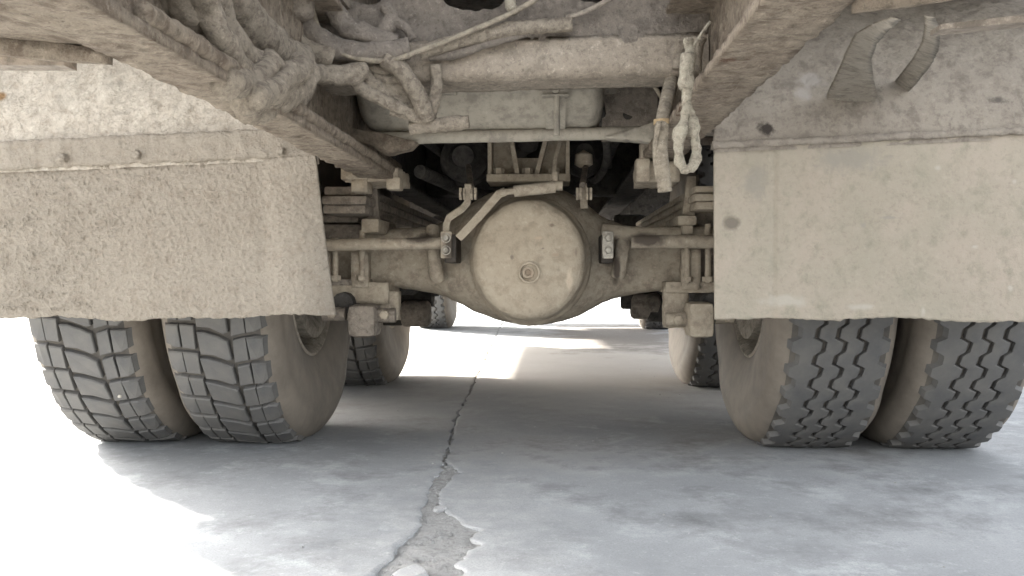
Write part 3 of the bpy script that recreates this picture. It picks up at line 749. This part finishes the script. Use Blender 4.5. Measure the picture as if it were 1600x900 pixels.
def cyl(x, s, r):
    a = s / RT
    return Vector((x, r * math.sin(a), r * math.cos(a)))
def crown(x): return RT - .004 * (x / .12) ** 2
def lug(polys):
    """tread block from footprint polygons (x across, s along the tread), chamfered top; negative third value drapes over the shoulder"""
    m = MB()
    for poly in polys:
        cx = sum(p[0] for p in poly) / len(poly); cs = sum(p[1] for p in poly) / len(poly)
        n = len(poly)
        top = [cyl(p[0] + (cx - p[0]) * .06, p[1] + (cs - p[1]) * .10, crown(p[0]) - (.006 if abs(p[0]) > .115 else 0)) for p in poly]
        mid = [cyl(p[0], p[1], crown(p[0]) - (.011 if abs(p[0]) > .115 else .003)) for p in poly]
        bot = [cyl(p[0] + (.021 * (1 if p[0] > 0 else -1) if abs(p[0]) > .115 else 0), p[1], .490 if abs(p[0]) > .115 else .525) for p in poly]
        vs = bot + mid + top
        fs = [(j * n + i, j * n + (i + 1) % n, (j + 1) * n + (i + 1) % n, (j + 1) * n + i) for j in range(2) for i in range(n)] + [tuple(2 * n + i for i in range(n))]
        m.add(vs, fs)
    me = m.mesh("tread_block")
    bm = bmesh.new(); bm.from_mesh(me); bmesh.ops.recalc_face_normals(bm, faces=bm.faces); bm.to_mesh(me); bm.free()
    me.materials.append(M['tread']); return me
NB = 44
p_ = 2 * math.pi * RT / NB; h = p_ / 2 - .0055
LUGP = {'a': ([[(-.126, -h + .009), (-.106, -h + .002), (-.087, -h), (-.087, h - .003), (-.108, h - .002), (-.126, h - .005)], [(-.084, -h), (-.050, -h - .004), (-.047, h - .007), (-.084, h - .003)]]),
       'b': ([[(-.039, -h + .010), (-.006, -h + .004), (.030, -h - .012), (.041, -h - .008), (.038, h - .022), (.012, h - .008), (-.022, h + .004), (-.042, h + .006)]]),
       'c': ([[(.048, -h - .004), (.084, -h + .002), (.084, h + .001), (.051, h - .006)], [(.087, -h + .002), (.108, -h + .004), (.126, -h + .011), (.126, h - .003), (.106, h + .003), (.087, h + .001)]])}
LUG = {k: [lug([[(x + random.uniform(-.0022, .0022), q + random.uniform(-.0026, .0026)) for x, q in poly] for poly in polys]) for _ in range(6)] for k, polys in LUGP.items()}
def place_blocks(w, kind, phase, off):
    for i in range(NB):
        me = random.choice(LUG[kind])
        a = phase + (i + off) * 2 * math.pi / NB
        rot = Matrix.Rotation(a, 4, 'X')
        lo = min((rot @ v.co).z for v in me.vertices)
        if lo > -ZC + .002:
            o = link("tread_block", me, None, w); o.rotation_euler = (a, 0, 0)
        else:
            cs = [rot @ v.co for v in me.vertices]
            if max(c.z for c in cs) < -ZC + .004: continue            # wholly inside the flat of the contact patch
            m2 = me.copy()
            for v, c in zip(m2.vertices, cs): v.co = (c.x, c.y, max(c.z, -ZC + .002))
            link("tread_block", m2, None, w)
def rib_mesh(x0, x1, kind):
    """one zigzag rib round the tyre; kind -1 / 1: shoulder rib with notches on that side, 0: centre rib"""
    NP = 46; per = 2 * math.pi / NP
    zz = [(0, -.011), (.34, -.008), (.5, .008), (.84, .011)]
    cols = []
    for i in range(NP):
        for k, (t, dx) in enumerate(zz):
            a = (i + t) * per
            l, r = x0 + dx, x1 + dx
            drop = .525
            if kind == -1:
                l = x0 + (.022 if k in (0, 1) else 0)
            if kind == 1:
                r = x1 - (.022 if k in (0, 1) else 0)
            def q(x, rr): return (x, rr * math.sin(a), rr * math.cos(a))
            ol = (.012, .500) if kind == -1 else (0, .524)
            orr = (.012, .500) if kind == 1 else (0, .524)
            cols.append([q(l - ol[0], ol[1] if k > 1 or kind != -1 else .516), q(l, crown(l) - (.010 if kind == -1 else .002)), q(l + .004, crown(l)), q((l + r) / 2, crown((l + r) / 2)), q(r - .004, crown(r)), q(r, crown(r) - (.010 if kind == 1 else .002)), q(r + orr[0], orr[1] if k > 1 or kind != 1 else .516)])
    n = 7; N = len(cols); m = MB()
    vs = [(x, y, max(z, -ZC + .002)) for c in cols for x, y, z in c]
    m.add(vs, [(i * n + k, i * n + k + 1, ((i + 1) % N) * n + k + 1, ((i + 1) % N) * n + k) for i in range(N) for k in range(n - 1)])
    me = m.mesh("tread_rib")
    bm = bmesh.new(); bm.from_mesh(me); bmesh.ops.recalc_face_normals(bm, faces=bm.faces); bm.to_mesh(me); bm.free()
    me.shade_smooth(); me.set_sharp_from_angle(angle=R(32))
    me.materials.append(M['tread']); return me
RIBS = [rib_mesh(-.124, -.057, -1), rib_mesh(-.045, -.006, 0), rib_mesh(.006, .045, 0), rib_mesh(.057, .124, 1)]
def wheel(x, y, ribbed, inner, label=None, detail=True, phase=0):
    w = empty("wheel", truck, (x, y, ZC))
    s = 1 if x > 0 else -1
    link("tyre", TYRE, None, w); link("rim", RIM, None, w)
    if inner:
        link("wheel_disc", DISC[s], None, w); link("brake_drum", DRUM[s], None, w)
    else:
        link("wheel_disc", DISC[-s], None, w)
    if ribbed:
        for r in RIBS: link("tread_rib", r, None, w)
    else:
        for k, off in (('a', 0), ('b', .35), ('c', .5)): place_blocks(w, k, phase, off)
    if label: w["label"] = label
    return w
TI, TO = .794, 1.149
wheel(-TO, 0, False, False, "outer left rear wheel with chunky block tread", phase=.02)
wheel(-TI, 0, False, True, "inner left rear wheel with chunky block tread", phase=.055)
wheel(TI, 0, True, True, "inner right rear wheel with zigzag rib tread")
wheel(TO, 0, True, False, "outer right rear wheel with zigzag rib tread").rotation_euler = (0, 0, 0)
wheel(-TO, 1.41, False, False, "outer left wheel of the middle axle", phase=.01)
wheel(-TI, 1.41, False, True, "inner left wheel of the middle axle with block tread", phase=.08)
wheel(TI, 1.41, True, True, "inner right wheel of the middle axle with rib tread")
wheel(TO, 1.41, True, False, "outer right wheel of the middle axle")
wheel(-1.0, 5.63, True, False, "front left steered wheel far ahead")
wheel(1.0, 5.63, True, False, "front right steered wheel far ahead")
m = MB(); m.tube([(-.9, 5.63, .5), (.9, 5.63, .5)], .05, 12, .2); m.build("front_axle", M['dark'], truck)
st = link("stone", rock(.006, .006, .006, 2.2, 2), M['bolt']); q = P(187, 619, -.45); st.location = q
tag(st, "small white stone wedged in the tread of the outer left tyre", "stone")

# --- mud flaps and mudguards
def flap(side, tl, tr, bl, br, y, mat, amp, res, lab):
    """corners (x, z) top left/right, bottom left/right as seen from behind"""
    nx_ = int(abs(tr[0] - tl[0]) / res); nz_ = int((tl[1] - bl[1]) / res)
    m = MB(); vs = []
    def pt(i, j):
        s, t = i / nx_, j / nz_
        xt, zt2 = tl[0] + (tr[0] - tl[0]) * s, tl[1] + (tr[1] - tl[1]) * s
        xb, zb = bl[0] + (br[0] - bl[0]) * s, bl[1] + (br[1] - bl[1]) * s
        x, z = xt + (xb - xt) * t, zt2 + (zb - zt2) * t
        if side < 0: x += .012 * t * t * (s > .0) * s
        yb = y + .010 * math.sin(s * 5 + 1) * t - .010 * t * t
        if side < 0:
            f = (s - .82) / .03                       # the fold near the inner edge
            yb += .045 * max(0, (s - .90) / .10) ** 2.2 * t
            yb += -.014 / (1 + math.exp(-f)) * (t > 0) + .006 * math.exp(-f * f)
        else:
            f = (x - .575) / .006
            yb += .004 * math.exp(-f * f)
        p = Vector((x, 0, z))
        z += t ** 6 * (.004 * math.sin(x * 9) + .003 * math.sin(x * 23 + 1))
        if j == nz_: z += .004 * fbm(p, 40, 4) - .003 * max(0, noise.noise(p * 45))
        ew = min(1, (nz_ - j) / 4)
        lum = .0
        if amp > .002:
            k = max(0, fbm(p * 1.0, 7, 2) + .45)
            lum = .55 * max(0, noise.noise(p * 75) - .1) + .35 * max(0, noise.noise(p * 150))
            d = amp * (.25 * fbm(p, 20, 4) + .45 * fbm(p, 120, 3) + 1.7 * lum * (.62 + .3 * min(1, k)))
        else:
            d = amp * (fbm(p, 20, 5) + .5 * fbm(p, 90, 3))
        return Vector((x, yb - d, z)), Vector((x, yb + .008, z))
    back = []
    for j in range(nz_ + 1):
        for i in range(nx_ + 1):
            a, b = pt(i, j); vs.append(a); back.append(b)
    w = nx_ + 1; o = len(vs)
    fs = [(j * w + i, (j + 1) * w + i, (j + 1) * w + i + 1, j * w + i + 1) for j in range(nz_) for i in range(nx_)]
    # coarse back and edges
    per = [i for i in range(w)] + [j * w + nx_ for j in range(1, nz_ + 1)] + [nz_ * w + i for i in range(nx_ - 1, -1, -1)] + [j * w for j in range(nz_ - 1, 0, -1)]
    bb = [back[i] for i in per]
    n = len(per)
    m.add(vs + bb, fs + [(per[k], per[(k + 1) % n], o + (k + 1) % n, o + k) for k in range(n)] + [tuple(o + k for k in range(n))])
    me = m.mesh("mud_flap"); me.shade_smooth()
    ob = link("mud_flap", me, mat, truck)
    ob["label"] = lab
    return ob
fl = flap(-1, (-1.222, .741), (-.466, .772), (-1.222, .392), (-.440, .398), -.735, M['flap_left'], .0055, .0032, "left mud flap thickly crusted with lumpy dried mud")
fr = flap(1, (.440, .782), (1.27, .817), (.443, .399), (1.27, .388), -.735, M['flap_right'], .0016, .0045, "right mud flap, smoother, with a round dark stain")
# clumps stuck to the left flap
mb = MB(); cl = [rock(1, .7, 1, k * 3.1, 1, .5) for k in range(5)]
for i in range(1500):
    x = random.uniform(-1.215, -.55); z = .412 + .34 * random.random() ** 1.4
    k = fbm((x, 0, z), 7, 2)
    if k < -.15 and random.random() < .35: continue
    s = random.choice((.0015, .0018, .0022, .0026, .0032)) * random.uniform(.8, 1.3)
    me = random.choice(cl); mt = Matrix.Translation((x, -.738 - .004 * (x > -.6), z)) @ Matrix.Rotation(random.uniform(0, 6), 4, 'Y') @ Matrix.Scale(s, 4)
    mb.add([mt @ v.co for v in me.vertices], [tuple(p.vertices) for p in me.polygons])
o = mb.build("mud_clump", M['flap_left'], fl); o["kind"] = 'stuff'
# stain on right flap
def guard(side, xa, xb, za, zb, mat, amp, lab):
    m = MB(); N = 110; K = 90; vs = []
    A, B = .745, .73
    z0 = .5
    for i in range(N + 1):
        s = i / N; x = xa + (xb - xa) * s; zs = za + (zb - za) * s
        th0 = math.asin(((zs - .012 - z0) / B) ** 1.7)
        for k in range(K + 1):
            th = th0 + (math.pi * .62 - th0) * (k / K) ** 1.0
            c, sn = math.cos(th), math.sin(th)
            ge = 2 / 3.4
            p = Vector((x, -A * math.copysign(abs(c) ** ge, c), z0 + B * sn ** ge))
            nrm = Vector((0, -c, sn))
            d = amp * (fbm(p, 14, 5) + .8 * max(0, noise.noise(p * 42)) + .4 * abs(noise.noise(p * 90)))
            vs.append(p + nrm * d)
    w = K + 1
    inner = [v * 1.0 for v in vs]
    o = len(vs)
    th_in = []
    for i in (0, N):
        pass
    fs = [(i * w + k, (i + 1) * w + k, (i + 1) * w + k + 1, i * w + k + 1) for i in range(N) for k in range(K)]
    m.add(vs, fs)
    # underside sheet, coarser
    vs2 = []
    cols = range(0, N + 1, 10)
    for i in cols:
        for k in range(K + 1):
            q = Vector(vs[i * w + k]); q.y *= .988; q.z -= .010; vs2.append(q)
    nc = len(list(cols))
    m.add(vs2, [(i * w + k, i * w + k + 1, (i + 1) * w + k + 1, (i + 1) * w + k) for i in range(nc - 1) for k in range(K)])
    for col, c2 in ((0, 0), (N, nc - 1)):
        m.f += [(col * w + k, col * w + k + 1, o + c2 * w + k + 1, o + c2 * w + k) for k in range(K)]
    ob = m.build("mudguard", mat, truck, angle=180)
    ob["label"] = lab
    return ob
gl = guard(-1, -1.318, -.462, .740, .772, M['guard_left'], .0075, "left mudguard, scaly mud whitened to look brightly lit")
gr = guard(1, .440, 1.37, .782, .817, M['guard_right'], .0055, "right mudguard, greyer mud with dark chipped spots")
# clamp strips over the joints
def strip(par, mat, xa, xb, za, zb, hgt, amp, y=-.742):
    m = MB(); m.prism([(xa, y, za - .003), (xb, y, zb - .003), (xb, y, zb + hgt), (xa, y, za + hgt)], (0, .034, 0))
    return m.build("clamp_strip", mat, par, crust=(.008, amp, 40))
strip(gl, M['flap_left'], -1.262, -.463, .740, .772, .062, .005, -.748)
strip(gr, M['guard_right'], .436, 1.278, .782, .817, .012, .004, -.745)
for u, v in ((100, 247), (215, 241), (440, 236)):
    c = P(u, v, -.752); m = MB(); m.lathe([(-.764, .0002), (-.764, .009), (-.742, .011)], 6, (c.x, 0, c.z), 'y'); m.build("bolt", M['flap_left'], gl, crust=(.004, .0055, 70))
MB().prism([(-1.3195, y, z) for y, z in ((-.735, .60), (-.68, .44), (-.50, .42), (-.40, .78), (-.22, .97), (-.22, 1.12), (-.45, 1.03), (-.62, .86), (-.735, .66))], (-.005, 0, 0)).build("sun_blocker_side", M['guard_left'], gl, smooth=False)  # unseen plate added to stop sun slipping between tyre and flap
MB().prism([(-1.325, y, z) for y, z in ((.22, .62), (.60, .31), (1.02, .31), (1.4, .62), (1.4, 1.16), (.22, 1.16))], (.006, 0, 0)).build("sun_blocker_panel", M['body'], truck, smooth=False)  # unseen panel added to keep sun out between the left tyres
# dark chips where the mud has fallen off
def chip(par, u, v, y, rx, rz, mat, seed, off=0):
    c = P(u, v, y); m = MB(); n = 22
    pts = [Vector((c.x + rx * math.cos(k * 6.2832 / n) * (1 + .5 * noise.noise(Vector((math.cos(k * .2856) * 1.4, math.sin(k * .2856) * 1.4, seed)))), y, c.z + rz * math.sin(k * 6.2832 / n) * (1 + .5 * noise.noise(Vector((math.cos(k * .2856) * 1.4, seed, math.sin(k * .2856) * 1.4)))))) for k in range(n)]
    m.prism(pts, (0, .01, 0)); return m.build("bare_patch", mat, par)

# straps from the outrigger to the right mudguard
def pstrap(L, Rr, ysx, name):
    m = MB(); m.ribbon([(P(*a, y), P(*b, y)) for a, b, y in zip(L, Rr, ysx)], .012)
    return m.build(name, M['strap'], truck, crust=(.010, .0012, 30))
pstrap([(1398, 28), (1368, 38), (1340, 54), (1326, 80), (1312, 112), (1296, 145), (1286, 185)], [(1408, 31), (1386, 50), (1370, 68), (1362, 92), (1364, 120), (1372, 150), (1352, 185)], [-1.76, -1.6, -1.4, -1.2, -1.0, -.76, -.60], "guard_stay")
pstrap([(1450, 26), (1450, 45), (1444, 68), (1430, 92), (1412, 115), (1392, 140)], [(1462, 28), (1470, 50), (1467, 78), (1455, 102), (1434, 128), (1408, 156)], [-1.76, -1.55, -1.3, -1.05, -.82, -.62], "guard_stay")

# --- hoses, cables and conduits
def hose(px, r, mat='hose', name="hose", amp=.004, sc=45, lump=.009, step=.005, seg=14, corr=None, par=truck):
    m = MB(); m.tube([P(u, v, y) for u, v, y in px], r, seg, step, amp, sc, corr, lump)
    return m.build(name, M[mat], par, angle=180)
# bundle along the left rail: pixel plus distance from the rail's web
def W(u, v, off): return (u, v, CAM.y + (CAM.x - XL - off) * F_PX / (867 - u) + .02)
def wh(pts, r, **k): return hose([W(*p) for p in pts], r, **k)
wh([(262, -70, .045), (290, 15, .045), (318, 60, .045), (345, 105, .045), (372, 140, .045), (405, 165, .05)], .021, lump=.012)
wh([(290, -60, .07), (322, 10, .07), (345, 60, .08), (375, 110, .08), (420, 150, .085), (452, 140, .09)], .019, lump=.010)
wh([(240, -60, .03), (275, 10, .03), (300, 50, .03), (330, 95, .03)], .020, lump=.008)
wh([(320, -60, .05), (340, 20, .05), (372, 85, .06), (430, 118, .08)], .024, lump=.008)
wh([(350, -50, .02), (390, 40, .03), (430, 80, .03), (470, 95, .04)], .03, lump=.008)
wh([(385, 168, .06), (420, 163, .075), (452, 146, .09), (482, 112, .10)], .020, lump=.012)
wh([(375, 158, .08), (410, 147, .09), (445, 125, .10), (474, 102, .10)], .019, lump=.012)
wh([(352, 128, .09), (392, 128, .09), (425, 100, .09)], .019, lump=.012)
wh([(392, 172, .04), (428, 168, .05), (465, 148, .06), (478, 128, .07)], .022, lump=.010)
wh([(400, 150, .11), (428, 138, .11), (455, 112, .11)], .016, lump=.010)
hose([(358, -60, -1.40), (385, 8, -1.37), (420, 52, -1.30), (452, 88, -1.2), (485, 112, -1.06), (530, 118, -1.0), (570, 110, -.97)], .020, amp=.003)
hose([(352, -40, -1.42), (365, 10, -1.42), (369, 52, -1.41)], .0125, 'conduit', "corrugated_conduit", 0, 1, 0, .0025, 12, corr=700)
hose([(400, -40, -1.05), (430, 30, -1.04), (470, 75, -1.0), (520, 95, -.98)], .026)
# canister bottom beside the bundle
c = P(447, -8, -1.1); m = MB(); m.lathe([(c.z - .035, .0003), (c.z - .033, .028), (c.z - .024, .040), (c.z + .02, .043), (c.z + .2, .043)], 28, (c.x, -1.05, 0), 'z'); m.build("air_dryer", M['under'], truck)
# hoses over the crossmember
hose([(488, 15, -1.0), (500, 50, -1.0), (525, 78, -.99), (560, 92, -.985), (610, 94, -.98), (660, 78, -.975), (720, 55, -.97), (800, 20, -.96), (870, -20, -.95)], .0055, 'conduit', "cable", .0012, 60, .001, .008, 8)
hose([(560, 40, -.96), (590, 55, -.955), (612, 28, -.95), (600, 10, -.95)], .014, 'cross', amp=.003)
hose([(512, -10, -.97), (530, 30, -.97), (560, 50, -.965), (620, 68, -.955)], .020, 'cross', amp=.003)
hose([(470, 30, -1.0), (510, 70, -.98), (570, 82, -.97), (640, 75, -.96)], .022, 'cross', amp=.003)
hose([(612, 28, -.95), (635, 45, -.945), (645, 62, -.94)], .010, 'cross', amp=.003)
hose([(655, 82, -.95), (690, 72, -.945), (740, 58, -.94), (800, 46, -.935), (860, 40, -.93), (893, 38, -.925)], .015, 'hose', amp=.002, lump=.003)
hose([(670, 88, -.93), (710, 84, -.93), (780, 62, -.93), (850, 45, -.925)], .010, 'cross', amp=.002, lump=.003)
hose([(885, 28, -.93), (915, 18, -.93), (960, -5, -.93)], .0055, 'under', "cable", 0, 1, 0, .02, 8)
hose([(790, -20, -.95), (798, 5, -.95), (803, 22, -.95)], .011, 'rope', "wire_end", .004, 60, .006, .004, 10)
# bundle hanging in front of the air tank
hose([(542, 105, -.98), (558, 130, -.97), (590, 152, -.95), (630, 172, -.93), (668, 190, -.90), (700, 198, -.88)], .0135, amp=.003, lump=.004)
hose([(552, 98, -.96), (575, 125, -.95), (605, 148, -.93), (640, 165, -.91), (672, 182, -.88)], .016, amp=.003, lump=.004)
hose([(600, 90, -.97), (625, 108, -.96), (645, 135, -.95), (660, 165, -.93), (668, 185, -.91)], .0185, amp=.003, lump=.004)
hose([(680, 100, -.93), (682, 130, -.92), (678, 160, -.91), (672, 182, -.90)], .013, amp=.003, lump=.004)
hose([(640, 200, -.9), (670, 197, -.9), (705, 193, -.9), (733, 190, -.9)], .0145, amp=.003, lump=.006)
hose([(575, 105, -.94), (600, 112, -.935), (625, 108, -.93)], .012, amp=.002, lump=.003)
hose([(585, 122, -.94), (612, 124, -.935), (640, 118, -.93)], .011, amp=.002, lump=.003)
hose([(600, 140, -.93), (622, 138, -.925), (645, 140, -.92)], .015, amp=.002, lump=.004)
hose([(618, 158, -.92), (640, 152, -.915), (662, 158, -.91)], .014, amp=.002, lump=.004)
hose([(610, 172, -.92), (635, 178, -.915), (660, 186, -.91)], .012, amp=.003, lump=.006)
m = MB(); m.tube([(XL + .076, y_, ZL + .026) for y_ in (-1.9, -1.5, -1.1, -.8, -.5, -.2)], .012, 12, .012, .003, 40, None, .003); m.build("pipe", M['rail'], truck, angle=180)
# pipes inside the left rail
hose([(470, 145, -.85), (520, 185, -.6), (560, 222, -.35), (620, 262, .0)], .016, 'rail', amp=.002, lump=.003)
hose([(480, 150, -.7), (520, 178, -.55), (560, 192, -.45)], .020, 'under', amp=.003, lump=.004)
hose([(495, 152, -.6), (530, 165, -.5), (560, 150, -.45)], .018, 'under', amp=.003, lump=.004)
# right hand hanging conduit and its doubled back tail
hose([(1062, 70, -.80), (1056, 100, -.83), (1046, 140, -.90), (1036, 185, -.95), (1032, 230, -.97), (1036, 270, -.98), (1039, 300, -.98)], .0145, 'conduit', "corrugated_conduit", 0, 1, 0, .0025, 14, corr=650)
hose([(1030, 190, -.985), (1024, 225, -.98), (1026, 265, -.98), (1034, 298, -.985)], .0055, 'conduit', "cable", 0, 1, 0, .01, 8)
c = P(1036, 191, -.95); m = MB(); m.lathe([(c.z - .005, .0145), (c.z - .005, .0195), (c.z + .005, .0195), (c.z + .005, .0145)], 20, (c.x, c.y, 0), 'z', closed=True); m.build("cable_tie", M['tie'], truck)
hose([(1110, 34, -1.40), (1098, 50, -1.40), (1080, 78, -1.40)], .0028, 'rope', "wire", 0, 1, 0, .01, 6)
hose([(1068, 60, -.93), (1062, 85, -.93), (1060, 108, -.93)], .013, 'hose', amp=.002)
hose([(1000, 110, -.8), (1020, 130, -.78), (1035, 155, -.76)], .005, 'conduit', "cable", 0, 1, 0, .02, 8)
hose([(1090, 60, -1.0), (1085, 90, -1.0), (1082, 115, -1.0)], .016, 'hose')
# caked rope loop
YR = -1.40
rp = empty("rope", None, P(1074, 80, YR))
o_ = rp.location
m = MB(); m.tube([P(u, v, YR + d) - o_ for u, v, d in ((1076, 60, 0), (1075, 100, 0), (1073, 145, 0), (1070, 180, 0), (1062, 212, -.005), (1060, 240, -.005), (1069, 264, -.01), (1082, 259, -.005), (1089, 236, 0), (1085, 206, .005), (1077, 176, .01), (1074, 150, .01))], .0068, 14, .0035, .004, 80, None, .009)
m.build("rope_loop", M['rope'], rp, angle=180)
m = MB(); m.tube([P(u, v, YR) - o_ for u, v in ((1075, 84), (1073, 112), (1072, 140))], .0115, 14, .004, .0025, 70, None, .004); m.build("knot", M['rope'], rp, angle=180)
tag(rp, "pale mud-caked rope loop hanging down beside the right frame rail", "rope")
# details in the dark gap right of the tank
m = MB(); m.lathe([(-.006, .038), (.006, .038), (.006, .032), (-.006, .032)], 24, P(945, 140, -.5), 'z', closed=True); m.build("pipe_ring", M['strap'], truck)
m = MB(); m.box((.21, -.30, .86), (.36, -.27, 1.1)); m.build("side_plate", M['under'], truck)
